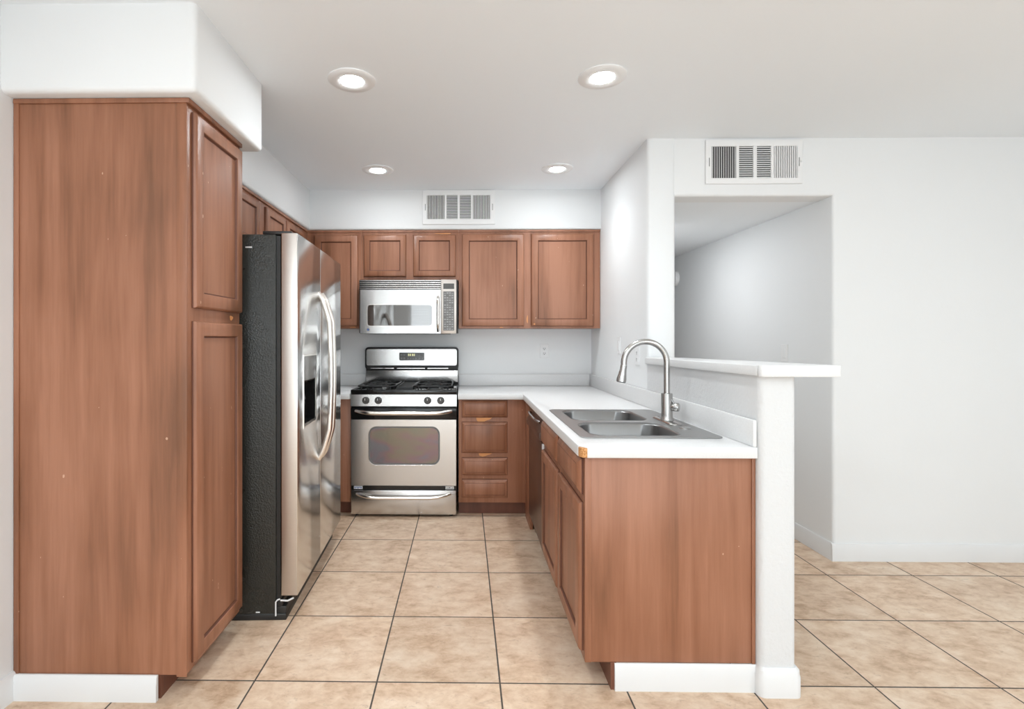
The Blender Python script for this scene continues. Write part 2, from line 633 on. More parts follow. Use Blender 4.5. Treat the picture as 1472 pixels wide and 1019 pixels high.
def patch(mb, face, a, b, base, w, h, d=0.0006, half=0, mi=1):
    """small worn spot where the stain is rubbed through; half=-1 keeps the lower half"""
    n = 14
    pts = []
    for k in range(n):
        t = 2 * PI * k / n
        rr = 1 + 0.18 * math.sin(3 * t + a * 9) + 0.1 * math.sin(7 * t)
        y = math.sin(t) * h / 2 * rr
        if half < 0:
            y = min(y, 0.0) * 2
        pts.append((a + math.cos(t) * w / 2 * rr, b + y))
    mb.loft([[onface(face, p, q, base, e) for p, q in pts] for e in (-0.0005, d)], mi=mi)


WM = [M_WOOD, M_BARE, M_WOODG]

# --- tall pantry at the left
PX = -0.984
pan = thing('pantry_cabinet', 'tall reddish-brown wooden pantry cabinet beside the refrigerator, plain side panel towards the viewer', 'cabinet', (-1.30, 2.05, 0))
mb = MB()
mb.box(LW + 0.003, PX, 1.839, 2.27, 0.088, 2.132)
mb.build('body', WM, pan, bevel=0.0015)
mb = MB()
mb.box(LW + 0.003, PX + 0.001, 1.836, 1.8395, 0.088, 2.118)
mb.build('side_panel', M_WOOD, pan)
mb = MB()
mb.box(-1.603, -1.584, 1.831, 1.837, 0.088, 2.118)
mb.box(-1.603, PX + 0.012, 1.829, 1.837, 2.116, 2.133)
mb.box(PX, PX + 0.012, 1.837, 2.272, 2.116, 2.133)
mb.box(PX - 0.036, PX + 0.0015, 1.8335, 1.837, 0.082, 2.118)
mb.build('edge_moulding', M_WOOD, pan, bevel=0.0015)
mb = MB()
patch(mb, 'X+', 2.19, 1.368, PX, 0.03, 0.02, mi=0)
mb.build('worn_patch', M_BARE, pan, label='worn spot of bare orange wood')
door(pan, 'X+', 1.868, 2.262, 1.392, 2.098, PX + 0.001)
door(pan, 'X+', 1.868, 2.262, 0.112, 1.344, PX + 0.001)
mb = MB()
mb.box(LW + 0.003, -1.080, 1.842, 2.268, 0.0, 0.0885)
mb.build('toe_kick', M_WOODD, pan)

# --- wall cabinets over the refrigerator
UTOP = SOF - 0.005
OX = -1.232
oc = thing('wall_cabinet', 'small brown wall cabinet above the refrigerator, next to the pantry', 'cabinet', (-1.40, 2.70, 1.80), group='brown wall cabinets')
mb = MB()
mb.box(LW + 0.003, OX, 2.39, 3.115, 1.80, UTOP)
mb.build('body', M_WOOD, oc, bevel=0.001)
MB().box(OX, OX + 0.010, 2.39, 3.115, UTOP - 0.016, UTOP - 0.001).build('edge_moulding', M_WOOD, oc)
door(oc, 'X+', 2.42, 2.73, 1.82, 2.095, OX + 0.0005, DOOR_S)
door(oc, 'X+', 2.77, 3.085, 1.82, 2.095, OX + 0.0005, DOOR_S)
oc = thing('wall_cabinet', 'brown wall cabinet on the left wall behind the top of the refrigerator, reaching the corner', 'cabinet', (-1.40, 3.60, 1.80), group='brown wall cabinets')
mb = MB()
mb.box(LW + 0.003, OX, 3.12, 4.08, 1.80, UTOP)
mb.build('body', M_WOOD, oc, bevel=0.001)
MB().box(OX, OX + 0.010, 3.12, 4.06, UTOP - 0.016, UTOP - 0.001).build('edge_moulding', M_WOOD, oc)
door(oc, 'X+', 3.20, 3.54, 1.82, 2.095, OX + 0.0005, DOOR_S)
door(oc, 'X+', 3.575, 3.94, 1.82, 2.095, OX + 0.0005, DOOR_S)

# --- wall cabinets on the back wall
UY = 4.078


def wall_cab(label, x0, x1, z0, doors, rings=DOOR, wear=()):
    t = thing('wall_cabinet', label, 'cabinet', ((x0 + x1) / 2, 4.22, z0), group='brown wall cabinets')
    m = MB()
    m.box(x0, x1, UY, BW - 0.002, z0, UTOP)
    for a, b, ww, hh in wear:
        patch(m, 'Y-', a, b, UY, ww, hh)
    m.build('body', WM, t, bevel=0.0)
    MB().box(x0, x1, UY - 0.008, UY, UTOP - 0.016, UTOP - 0.001).build('edge_moulding', M_WOOD, t)
    for a0, a1, b0, b1 in doors:
        door(t, 'Y-', a0, a1, b0, b1, UY - 0.0005, rings)
    return t


wall_cab('narrow brown wall cabinet in the back left corner, half hidden by the refrigerator', -1.231, -0.806, 1.362, [(-1.174, -0.830, 1.380, 2.092)], wear=[(-0.87, 1.371, 0.05, 0.008)])
wall_cab('short brown wall cabinet with two small square doors above the microwave', -0.805, -0.043, 1.735, [(-0.786, -0.453, 1.764, 2.092), (-0.399, -0.066, 1.764, 2.092)], DOOR_S, wear=[(-0.16, 2.103, 0.13, 0.008)])
rc = wall_cab('wide brown wall cabinet with two tall doors right of the microwave', -0.042, 1.057, 1.362, [(-0.018, 0.466, 1.378, 2.097), (0.520, 1.006, 1.378, 2.097)], wear=[(0.492, 1.432, 0.010, 0.06), (0.29, 1.369, 0.03, 0.008)])
mb = MB()
patch(mb, 'Y-', 0.545, 1.395, UY - 0.0195, 0.014, 0.012, 0.001, mi=0)
mb.build('worn_patch', M_BARE, rc, label='worn spot of bare orange wood on the right door')

# --- base cabinets on the back wall
BY = 3.765
CT = 0.888
CB = 0.848
bc = thing('base_cabinet', 'narrow strip of dark brown base cabinet between refrigerator and range', 'cabinet', (-1.2, 4.05, 0), group='brown base cabinets')
MB().box(LW + 0.003, -0.822, BY, BW - 0.002, 0.10, CB - 0.001).build('body', M_WOOD, bc, bevel=0.001)
door(bc, 'Y-', -1.30, -0.93, 0.13, 0.82, BY - 0.0005)
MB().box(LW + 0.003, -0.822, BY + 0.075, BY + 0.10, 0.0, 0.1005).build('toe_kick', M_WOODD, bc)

db = thing('drawer_cabinet', 'brown base cabinet with a stack of four drawers right of the range', 'cabinet', (0.2, 4.05, 0), group='brown base cabinets')
mb = MB()
mb.box(-0.040, 0.47, BY, BW - 0.002, 0.10, CB - 0.001)
mb.build('body', M_WOOD, db, bevel=0.001)
for i, (b0, b1) in enumerate(((0.716, 0.836), (0.460, 0.681), (0.300, 0.425), (0.138, 0.268))):
    MB().panel('Y-', -0.016, 0.310, b0, b1, BY - 0.0005, DRAWER).build('drawer', [M_WOOD, M_GLAZE_SHADE], db)
mb = MB()
patch(mb, 'Y-', 0.135, 0.712, BY, 0.115, 0.030, 0.001, half=-1, mi=0)
mb.build('worn_patch', M_BARE, db, label='half-round spot of bare orange wood worn under the top drawer')
mb = MB()
patch(mb, 'Y-', 0.145, 0.456, BY, 0.095, 0.022, 0.001, half=-1, mi=0)
mb.build('worn_patch', M_BARE, db, label='half-round spot of bare orange wood worn under the second drawer')
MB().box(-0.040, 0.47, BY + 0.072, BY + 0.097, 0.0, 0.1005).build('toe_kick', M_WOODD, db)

# --- island run: dishwasher and sink cabinet
IX = 0.441             # face of the frame
sb = thing('sink_cabinet', 'brown sink base cabinet with wide plain end panel in front of the low wall', 'cabinet', (0.75, 2.4, 0), group='brown base cabinets')
mb = MB()
# carcass as panels, hollow so that the basins have room
mb.box(IX, IX + 0.020, 1.918, 2.905, 0.10, CB - 0.001)
mb.box(IX + 0.020, 1.055, 1.922, 1.938, 0.10, CB - 0.001)
mb.box(IX + 0.020, 1.055, 2.885, 2.905, 0.10, CB - 0.001)
mb.box(IX + 0.020, 1.055, 1.938, 2.885, 0.10, 0.118)
mb.build('body', M_WOOD, sb)
mb = MB()
mb.box(IX, 1.046, 1.916, 1.922, 0.098, CB - 0.001)
mb.build('end_panel', M_WOOD, sb, bevel=0.001)
mb = MB()
mb.box(IX, IX + 0.024, 1.9135, 1.9165, 0.098, CB - 0.001)
mb.build('edge_moulding', M_WOOD, sb, bevel=0.0008)
mb = MB()
mb.box(1.046, 1.0585, 1.912, 1.922, 0.098, CB - 0.002)
mb.build('edge_moulding', M_WOOD, sb, bevel=0.0008)
mb = MB()
mb.box(0.535, 0.555, 1.9125, 1.935, 0.0, 0.0995)
mb.box(0.535, 0.550, 1.935, 2.905, 0.0, 0.0995)
mb.build('toe_kick', M_WOODD, sb)
for a0, a1 in ((1.936, 2.372), (2.418, 2.868)):
    MB().panel('X-', a0, a1, 0.706, 0.836, IX, DRAWER).build('false_drawer_front', [M_WOOD, M_GLAZE_SHADE], sb)
    door(sb, 'X-', a0, a1, 0.128, 0.676, IX)
mb = MB()
mb.box(IX - 0.012, IX - 0.001, 2.875, 2.889, 0.664, 0.700)
mb.build('hinge', M_WHITEM, sb, label='pale bit of hinge showing above the far door')

dw = thing('dishwasher', 'dark brown dishwasher front between the sink cabinet and the corner', 'dishwasher', (0.75, 3.2, 0))
MB().box(IX + 0.022, 1.04, 2.915, 3.505, 0.095, CB - 0.004).build('body', M_BLACKM, dw)
mb = MB()
mb.box(IX - 0.008, IX + 0.022, 2.915, 3.505, 0.11, 0.70)
mb.build('door', M_DW, dw, bevel=0.004)
mb = MB()
mb.plate([[(IX + 0.022, CB - 0.008), (IX - 0.004, CB - 0.008), (IX - 0.004, 0.775), (IX - 0.024, 0.750), (IX - 0.024, 0.716), (IX - 0.008, 0.706), (IX + 0.022, 0.706)]], 2.915, 3.505, lambda a, b, c: (a, c, b))
mb.build('control_panel', M_DW, dw, bevel=0.003)
mb = MB()
mb.tube([(IX - 0.004, 3.01, 0.80), (IX - 0.020, 3.03, 0.805), (IX - 0.026, 3.10, 0.805), (IX - 0.026, 3.32, 0.805), (IX - 0.020, 3.39, 0.805), (IX - 0.004, 3.41, 0.80)], 0.008)
mb.build('handle', M_STEEL, dw)
MB().box(0.50, 0.52, 2.915, 3.505, 0.0, 0.0955).build('toe_kick', M_BLACKM, dw)
cf = MB()
cf.origin = (IX, 3.63, 0.1)
cf.box(IX, IX + 0.02, 3.508, BY - 0.001, 0.0, CB - 0.001)
tag(cf.build('filler_panel', M_WOOD, bevel=0.001), 'plain brown filler panel closing the inner corner beside the dishwasher', 'cabinet panel')

# ------------------------------------------------------------------ countertops
ct = thing('countertop', 'white L-shaped laminate worktop holding the sink, its near corner chipped', 'countertop', (0.7, 3.0, CB))
FX, NY, FY = 0.418, 1.896, 3.712
outer = [(-0.045, FY), (FX, FY), (FX, NY + 0.034), (FX + 0.030, NY), (1.0575, NY), (1.0575, BW - 0.002), (-0.045, BW - 0.002)]
hole = rrect(0.485, 1.005, 2.082, 2.862, 0.05, 4)
MB().plate([outer, hole], CB, CT, XY).build('slab', M_COUNTER, ct, bevel=0.0025)
mb = MB()
mb.box(1.043, 1.0575, NY + 0.004, BW - 0.002, CT, 0.986)
mb.build('backsplash', M_COUNTER, ct, bevel=0.004)
mb = MB()
mb.box(-0.045, 1.043, 4.349, BW - 0.002, CT, 0.986)
mb.build('backsplash', M_COUNTER, ct, bevel=0.004)
mb = MB()
mb.plate([[(FX + 0.002, NY + 0.034), (FX + 0.003, NY + 0.012), (FX + 0.010, NY + 0.003), (FX + 0.030, NY + 0.001), (FX + 0.034, NY + 0.03)]], CB + 0.0005, CT - 0.004, XY)
mb.build('exposed_core', M_CORE, ct, bevel=0.003, label='bare orange chipboard showing where the white corner broke off')

ct2 = thing('countertop', 'short piece of white worktop between refrigerator and range', 'countertop', (-1.2, 4.0, CB))
MB().box(LW + 0.003, -0.822, FY, BW - 0.002, CB, CT).build('slab', M_COUNTER, ct2, bevel=0.0025)
MB().box(LW + 0.003, -0.822, 4.349, BW - 0.002, CT, 0.986).build('backsplash', M_COUNTER, ct2, bevel=0.004)

# ------------------------------------------------------------------ bar top on the low wall
bt = thing('bar_top', 'white raised bar ledge lying on the low wall, overhanging the dining side', 'counter ledge', (1.12, 2.4, 1.135))


mb = MB()
bar = [(1.062, 1.872), (1.328, 1.872), (1.322, 2.15), (1.20, 3.03), (1.062, 3.03)]
mb.loft([[(a, b, barz(b) - 0.001 if b > 1.9 else barz(b)) for a, b in bar], [(a, b, barz(b) + 0.036) for a, b in bar]])
mb.build('slab', M_COUNTER, bt, bevel=0.004)
mb = MB()
mb.loft([[(1.044, y, barz(y) - 0.002), (1.061, y, barz(y) - 0.002), (1.061, y, barz(y) + 0.0365), (1.044, y, barz(y) + 0.034)] for y in (1.8835, 2.9, 3.03)])
mb.build('edge_strip', M_COUNTER, bt, bevel=0.003)
mb = MB()
arc = [(1.060, 1.8715), (1.328, 1.8715), (1.330, 1.868), (1.330, 1.862), (1.326, 1.857), (1.060, 1.857), (1.052, 1.859), (1.047, 1.866), (1.046, 1.872), (1.0475, 1.8775), (1.052, 1.8775), (1.056, 1.874)]
mb.loft([[(a, b, z) for a, b in arc] for z in (1.1455, 1.186)])
mb.build('edge_strip', M_COUNTER, bt, bevel=0.002)

# ------------------------------------------------------------------ sink
sk = thing('kitchen_sink', 'double-bowl stainless steel sink set into the white worktop', 'sink', (0.745, 2.47, CT))
RZ = CT + 0.004
mb = MB()
o_l = rrect(0.463, 1.026, 2.060, 2.884, 0.035, 5)
b_near = rrect(0.512, 0.886, 2.098, 2.425, 0.07, 6)
b_far = rrect(0.520, 0.886, 2.490, 2.842, 0.07, 6)
mb.plate([o_l, b_near, b_far], RZ - 0.0035, RZ, XY)
mb.build('rim', M_SINK, sk, bevel=0.0012, seg=1)
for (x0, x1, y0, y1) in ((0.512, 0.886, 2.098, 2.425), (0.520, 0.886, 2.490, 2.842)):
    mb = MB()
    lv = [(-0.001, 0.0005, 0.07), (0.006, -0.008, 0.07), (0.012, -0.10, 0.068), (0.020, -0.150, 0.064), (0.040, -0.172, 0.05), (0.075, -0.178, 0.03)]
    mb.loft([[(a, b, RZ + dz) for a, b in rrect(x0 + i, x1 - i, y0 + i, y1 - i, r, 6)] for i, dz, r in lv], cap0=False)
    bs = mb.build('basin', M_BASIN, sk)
    md = bs.modifiers.new('thickness', 'SOLIDIFY')
    md.thickness = 0.0015
    mb = MB()
    mb.lathe([(0.042, 0), (0.042, 0.003), (0.034, 0.003), (0.030, 0.0005)], ((x0 + x1) / 2, (y0 + y1) / 2, RZ - 0.1778))
    mb.build('drain', M_FAUCET, bs)
mb = MB()
mb.lathe([(0.024, 0), (0.024, 0.003), (0.018, 0.006)], (0.957, 2.275, RZ))
mb.build('hole_cover', M_FAUCET, sk)

# ------------------------------------------------------------------ faucet
FXc, FYc = 0.953, 2.468
fa = thing('faucet', 'brushed nickel gooseneck kitchen faucet standing on the rear rim of the sink', 'faucet', (FXc, FYc, RZ))
mb = MB()
mb.loft([[(a, b, RZ + 0.0004 + z) for a, b in rrect(FXc - 0.030 + i, FXc + 0.030 - i, FYc - 0.125 + i, FYc + 0.125 - i, 0.028, 6)] for i, z in ((0, 0), (0, 0.003), (0.004, 0.007))])
mb.build('deck_plate', M_FAUCET, fa)
mb = MB()
mb.lathe([(0.030, 0.006), (0.030, 0.010), (0.0265, 0.018), (0.0255, 0.03), (0.0255, 0.128), (0.0245, 0.132), (0.0145, 0.133)], (FXc, FYc, RZ))
mb.build('faucet_body', M_FAUCET, fa)
R = 0.101
zc = 1.166
pts = [(FXc, FYc, RZ + 0.130), (FXc, FYc, 1.08)]
for k in range(0, 25):
    t = PI * k / 24 * 1.03
    pts.append((FXc - R + R * math.cos(t), FYc - 0.002 * k / 24, zc + R * math.sin(t)))
mb = MB()
mb.tube(pts, 0.0138, 18)
mb.build('spout', M_FAUCET, fa)
e = Vector(pts[-1])
d = (Vector(pts[-1]) - Vector(pts[-2])).normalized()
d = (d + Vector((-0.2, 0, 0))).normalized()
mb = MB()
mb.lathe([(0.0142, 0.0), (0.0152, 0.004), (0.0150, 0.020), (0.0185, 0.045), (0.0225, 0.066), (0.0225, 0.078), (0.020, 0.081)], e, d)
sh = mb.build('spray_head', M_FAUCET, fa)
mb = MB()
mb.lathe([(0.019, 0.0805), (0.019, 0.0825)], e, d)
mb.build('spray_face', M_BLACKM, sh)
hb = Vector((FXc, FYc, 0.962))
hd = Vector((0.80, -0.60, 0.0)).normalized()
mb = MB()
mb.lathe([(0.016, 0.020), (0.0175, 0.026), (0.0195, 0.030), (0.0195, 0.052), (0.0175, 0.055)], hb, hd)
hl = mb.build('handle', M_FAUCET, fa)
s0 = hb + hd * 0.041
mb = MB()
mb.tube([s0, s0 + Vector((-0.016, 0.006, 0.030)), s0 + Vector((-0.044, 0.010, 0.066))], [0.005, 0.0045, 0.0035], 10)
mb.build('lever', M_FAUCET, hl)

# ------------------------------------------------------------------ gas range
RX0, RX1 = -0.816, -0.054
RF = 3.735             # front plane
gr = thing('gas_range', 'stainless steel and black gas range under the microwave', 'stove', (-0.435, 4.05, 0))
mb = MB()
mb.box(RX0, RX1, RF + 0.030, 4.340, 0.035, 0.895)
mb.build('body', M_BLACKM, gr, bevel=0.003)
for fx in (RX0 + 0.04, RX1 - 0.04):
    for fy in (RF + 0.06, 4.30):
        MB().lathe([(0.016, 0), (0.014, 0.036)], (fx, fy, 0)).build('foot', M_BLACKM, gr)
# storage drawer
dr = MB().box(RX0 + 0.004, RX1 - 0.004, RF, RF + 0.03, 0.020, 0.194).build('storage_drawer', M_STEEL, gr, bevel=0.004)


def bow(x0, x1, y, z, out, drop, r, n=24, flat=1.0):
    pts = []
    for k in range(n + 1):
        t = k / n
        s = min(1.0, math.sin(PI * t) * 2.6) ** 0.7
        pts.append((x0 + (x1 - x0) * t, y - out * s, z - drop * min(1, math.sin(PI * t) * 1.6) ** 0.8))
    return MB().tube(pts, r, 14, flat=flat)


bow(RX0 + 0.045, RX1 - 0.045, RF + 0.004, 0.168, 0.045, 0.018, 0.0115).build('handle', M_HANDLE, dr)
# strip between drawer and door with its two little stickers
gs = MB().box(RX0 + 0.004, RX1 - 0.004, RF + 0.012, RF + 0.03, 0.196, 0.224).build('gap_strip', M_BLACK, gr)
mb = MB()
mb.box(RX0 + 0.022, RX0 + 0.084, RF + 0.0108, RF + 0.012, 0.200, 0.221, 0)
for k in range(5):
    mb.box(RX0 + 0.026 + 0.011 * k, RX0 + 0.034 + 0.011 * k, RF + 0.0102, RF + 0.0108, 0.204 + 0.004 * (k % 2), 0.216, 1)
mb.build('sticker', [M_WHITEM, M_BLUE], gs)
mb = MB()
mb.box(RX1 - 0.080, RX1 - 0.020, RF + 0.0108, RF + 0.012, 0.200, 0.221, 0)
for k in range(5):
    mb.box(RX1 - 0.076 + 0.011 * k, RX1 - 0.069 + 0.011 * k, RF + 0.0102, RF + 0.0108, 0.205, 0.209 + 0.003 * (k % 3), 1)
mb.build('sticker', [M_WHITEM, M_BLACKM], gs)
# oven door
wx0, wx1, wz0, wz1 = -0.686, -0.176, 0.376, 0.650
mb = MB()
mb.plate([rect(RX0 + 0.002, RX1 - 0.002, 0.226, 0.702), rrect(wx0, wx1, wz0, wz1, 0.055, 6)], RF, RF + 0.028, XZ)
od = mb.build('oven_door', M_STEEL, gr, bevel=0.002, seg=1)
MB().box(RX0 + 0.002, RX1 - 0.002, RF - 0.001, RF + 0.028, 0.703, 0.785).build('door_top_band', M_BLACK, od, bevel=0.004)
mb = MB()
mb.plate([rrect(wx0 - 0.004, wx1 + 0.004, wz0 - 0.004, wz1 + 0.004, 0.057, 6)], RF + 0.004, RF + 0.020, XZ)
ow = mb.build('oven_window', M_OVENG, od)
mb = MB()
mb.plate([rrect(wx0, wx1, wz0, wz1, 0.055, 6), rrect(wx0 + 0.010, wx1 - 0.010, wz0 + 0.010, wz1 - 0.010, 0.048, 6)], RF + 0.002, RF + 0.006, XZ)
mb.build('window_border', M_GREY, ow)
bow(RX0 + 0.040, RX1 - 0.040, RF + 0.002, 0.762, 0.050, 0.010, 0.0145).build('handle', M_HANDLE, od)
# control panel with knobs
cp = MB()
cp.loft([[(RX0, RF + 0.006, 0.792), (RX0, RF - 0.002, 0.797), (RX0, RF + 0.002, 0.880), (RX0, RF + 0.03, 0.882), (RX0, RF + 0.03, 0.792)],
         [(RX1, RF + 0.006, 0.792), (RX1, RF - 0.002, 0.797), (RX1, RF + 0.002, 0.880), (RX1, RF + 0.03, 0.882), (RX1, RF + 0.03, 0.792)]])
cpo = cp.build('control_panel', M_STEEL, gr)
for kx in (-0.706, -0.616, -0.262, -0.168):
    mb = MB()
    mb.lathe([(0.0265, 0), (0.0265, 0.005), (0.0225, 0.008), (0.0205, 0.026), (0.018, 0.030)], (kx, RF, 0.838), (0, -1, 0))
    mb.box(kx - 0.005, kx + 0.005, RF - 0.036, RF - 0.026, 0.820, 0.857, 0)
    mb.box(kx - 0.0014, kx + 0.0014, RF - 0.0368, RF - 0.035, 0.841, 0.856, 1)
    mb.build('knob', [M_KNOB, M_WHITEM], cpo)
# cooktop
mb = MB()
mb.box(RX0, RX1, RF + 0.002, RF + 0.030, 0.8825, 0.914)
mb.box(RX0, RX0 + 0.03, RF + 0.030, 4.27, 0.8825, 0.914)
mb.box(RX1 - 0.03, RX1, RF + 0.030, 4.27, 0.8825, 0.914)
mb.box(RX0 + 0.03, RX1 - 0.03, RF + 0.030, 4.27, 0.8825, 0.898)
ck = mb.build('cooktop', M_BLACK, gr, bevel=0.003)
for bx, rr in ((-0.645, 0.042), (-0.225, 0.048)):
    for by in (3.895, 4.135):
        mb = MB()
        mb.lathe([(rr * 1.35, 0), (rr * 1.3, 0.004), (rr, 0.006), (rr, 0.014)], (bx, by, 0.898), mi=0)
        mb.lathe([(rr * 0.8, 0.014), (rr * 0.8, 0.021), (rr * 0.7, 0.024)], (bx, by, 0.898), mi=1)
        mb.build('burner', [M_BURN, M_IRON], ck)


def grate(gx0, gx1, bx):
    m = MB()
    y0, y1 = 3.785, 4.245
    r = 0.0065
    zt = 0.934
    ring = [(a, b, zt) for a, b in rrect(gx0, gx1, y0, y1, 0.05, 5)]
    m.tube(ring + [ring[0]], r, 8)
    ym = (y0 + y1) / 2
    m.tube([(gx0, ym, zt), (gx1, ym, zt)], r, 8)
    for by in (3.895, 4.135):
        for k in range(4):
            t = PI / 4 + k * PI / 2
            cx, cy = math.cos(t), math.sin(t)
            m.tube([(bx + cx * 0.022, by + cy * 0.022, zt + 0.006), (bx + cx * 0.06, by + cy * 0.06, zt + 0.007), (bx + cx * 0.125, by + cy * 0.085, zt)], r * 0.9, 8)
        cc = [(bx + math.cos(q * PI / 8) * 0.062, by + math.sin(q * PI / 8) * 0.062, zt + 0.004) for q in range(17)]
        m.tube(cc, r * 0.7, 8)
    for fx in (gx0 + 0.03, gx1 - 0.03):
        for fy in (y0, ym, y1):
            m.tube([(fx, fy, 0.8975), (fx, fy, zt)], r * 0.9, 8)
    m.build('grate', M_IRON, ck)


grate(-0.778, -0.508, -0.645)
grate(-0.362, -0.092, -0.225)
mb = MB()
mb.box(-0.500, -0.370, 3.80, 4.235, 0.898, 0.906)
for k in range(9):
    y = 3.82 + 0.05 * k
    mb.box(-0.495, -0.375, y, y + 0.012, 0.906, 0.930)
mb.box(-0.495, -0.485, 3.81, 4.23, 0.906, 0.932)
mb.box(-0.385, -0.375, 3.81, 4.23, 0.906, 0.932)
mb.build('centre_grate', M_IRON, ck, bevel=0.002, seg=1)
# backguard
mb = MB()
mb.plate([rrect(RX0 + 0.004, RX1 + 0.008, 1.028, 1.212, 0.028, 5)], 4.262, 4.340, XZ)
mb.box(RX0 + 0.008, RX1 + 0.004, 4.285, 4.340, 0.895, 1.05)
bg = mb.build('backguard', M_BLACKM, gr, bevel=0.003)
mb = MB()
mb.plate([rrect(RX0 + 0.016, RX1 - 0.006, 1.062, 1.197, 0.018, 5)], 4.257, 4.263, XZ)
fp = mb.build('backguard_panel', M_STEEL, bg, bevel=0.0015, seg=1)
mb = MB()
mb.box(RX0 + 0.010, RX1 + 0.002, 4.272, 4.286, 0.926, 1.022)
mb.build('lower_splash', M_STEEL, bg, bevel=0.002)
mb = MB()
for a, b in ((-0.765, -0.66), (-0.65, -0.575), (-0.55, -0.32), (-0.30, -0.13)):
    mb.box(a, b, 4.2605, 4.2625, 1.036, 1.042)
mb.build('vent_slot', M_STEEL, bg)
mb = MB()
mb.plate([rrect(-0.530, -0.325, 1.104, 1.168, 0.008, 4)], 4.254, 4.2575, XZ, mi=0)
for k, xx in enumerate((-0.458, -0.444, -0.426, -0.412)):
    mb.box(xx, xx + 0.009, 4.2528, 4.254, 1.140, 1.158, 1)
for sx in (-0.520, -0.497, -0.372, -0.349):
    for sz in (1.114, 1.142):
        mb.box(sx, sx + 0.016, 4.2532, 4.254, sz, sz + 0.014, 2)
for k in range(4):
    mb.box(-0.465 + 0.021 * k, -0.451 + 0.021 * k, 4.2532, 4.254, 1.114, 1.124, 2)
mb.build('clock_display', [M_DISP, M_DIGIT, M_GREY], fp)

# ------------------------------------------------------------------ microwave
mw = thing('microwave_oven', 'stainless steel over-the-range microwave hung under the short wall cabinet', 'microwave', (-0.43, 4.15, 1.318))
MX0, MX1, MF, MZ0, MZ1 = -0.806, -0.050, 3.975, 1.318, 1.733
mb = MB()
mb.box(MX0, MX1, MF + 0.020, BW - 0.003, MZ0 + 0.006, MZ1)
mb.box(MX0 + 0.03, MX1 - 0.06, MF + 0.03, BW - 0.06, MZ0, MZ0 + 0.006)
mb.build('body', M_BLACKM, mw, bevel=0.003)
XS = -0.177            # seam between the door and the control side
f0, f1 = MX0 + 0.010, MX1 - 0.010
mb = MB()
mb.plate([rect(f0, XS - 0.001, MZ0 + 0.002, 1.656), rrect(f0 + 0.056, XS - 0.066, 1.379, 1.540, 0.022, 5)], MF, MF + 0.021, XZ)
md_ = mb.build('door', M_STEEL, mw, bevel=0.0015, seg=1)
mb = MB()
mb.plate([rrect(f0 + 0.052, XS - 0.062, 1.375, 1.544, 0.024, 5)], MF + 0.003, MF + 0.014, XZ)
mb.build('window', M_MWGLASS, md_)
mb = MB()
mb.plate([rrect(f0 + 0.050, XS - 0.060, 1.373, 1.546, 0.026, 5), rrect(f0 + 0.057, XS - 0.067, 1.380, 1.539, 0.021, 5)], MF - 0.0015, MF + 0.002, XZ)
mb.build('window_trim', M_HANDLE, md_)
pts = []
for k in range(17):
    t = k / 16
    s = min(1, math.sin(PI * t) * 2.2)
    pts.append((XS - 0.0215, MF + 0.002 - 0.032 * s, 1.337 + 0.262 * t + 0.03))
pts = [(p[0], p[1], p[2] - 0.028) for p in pts]
MB().tube(pts, 0.0115, 14).build('handle', M_HANDLE, md_)
mb = MB()
mb.lathe([(0.010, 0), (0.010, 0.002), (0.009, 0.003)], (f0 + 0.062, MF, 1.350), (0, -1, 0), mi=0)
mb.lathe([(0.0075, 0.003), (0.0075, 0.0034)], (f0 + 0.062, MF, 1.350), (0, -1, 0), mi=1)
mb.build('badge', [M_KNOB, M_BLUE], md_)
mb = MB()
mb.box(f0, XS - 0.001, MF + 0.010, MF + 0.021, 1.658, MZ1 - 0.001, 1)
for k in range(5):
    z = 1.661 + k * 0.0148
    mb.loft([[(x, MF + 0.012, z), (x, MF + 0.001, z + 0.001), (x, MF, z + 0.007), (x, MF + 0.012, z + 0.008)] for x in (f0, XS - 0.001)], mi=0)
mb.build('vent_grille', [M_STEEL, M_BLACKM], mw)
mb = MB()
mb.box(XS + 0.001, f1, MF, MF + 0.021, MZ0 + 0.002, MZ1 - 0.001)
kp = mb.build('control_panel', M_SATIN, mw, bevel=0.002)
MB().box(XS + 0.018, f1 - 0.016, MF - 0.001, MF, 1.660, 1.702).build('display', M_DISP, kp)
mb = MB()
mb.box(XS + 0.018, f1 - 0.016, MF - 0.001, MF, 1.343, 1.642, 0)
kx0, kx1 = XS + 0.022, f1 - 0.020
for r_ in range(16):
    for c_ in range(4):
        if (r_, c_) in ((5, 0), (10, 3), (11, 0), (14, 1)):
            continue
        zz = 1.348 + r_ * 0.0183
        xx = kx0 + c_ * (kx1 - kx0) / 4
        mb.box(xx + 0.002, xx + (kx1 - kx0) / 4 - 0.003, MF - 0.0016, MF - 0.001, zz + 0.002, zz + (0.011 if (r_ + c_) % 3 else 0.006), 1)
mb.build('keypad', [M_GREY, M_KEY], kp)

# ------------------------------------------------------------------ refrigerator (own frame: x out of the front, y to the far side)
fr = thing('refrigerator', 'side-by-side stainless steel refrigerator with black side, between pantry and range', 'refrigerator', (-0.758, 2.363, 0), rz=math.radians(2.3))
W = 0.995
SE = 0.443
mb = MB()
mb.box(-0.80, -0.098, 0, W, 0.03, 1.755)
mb.build('body', M_FRSIDE, fr, bevel=0.004, local=True)
mb = MB()
mb.box(-0.098, -0.080, 0.010, W - 0.010, 0.09, 1.750)
mb.build('gasket', M_BLACKM, fr, local=True)
mb = MB()
mb.box(-0.75, -0.052, 0.002, W - 0.002, 0.0, 0.030)
mb.box(-0.098, -0.052, 0.004, W - 0.004, 0.030, 0.062)
mb.box(-0.098, -0.070, 0.004, W - 0.004, 0.062, 0.088)
mb.build('base_grille', M_BLACKM, fr, bevel=0.003, local=True)
mb = MB()
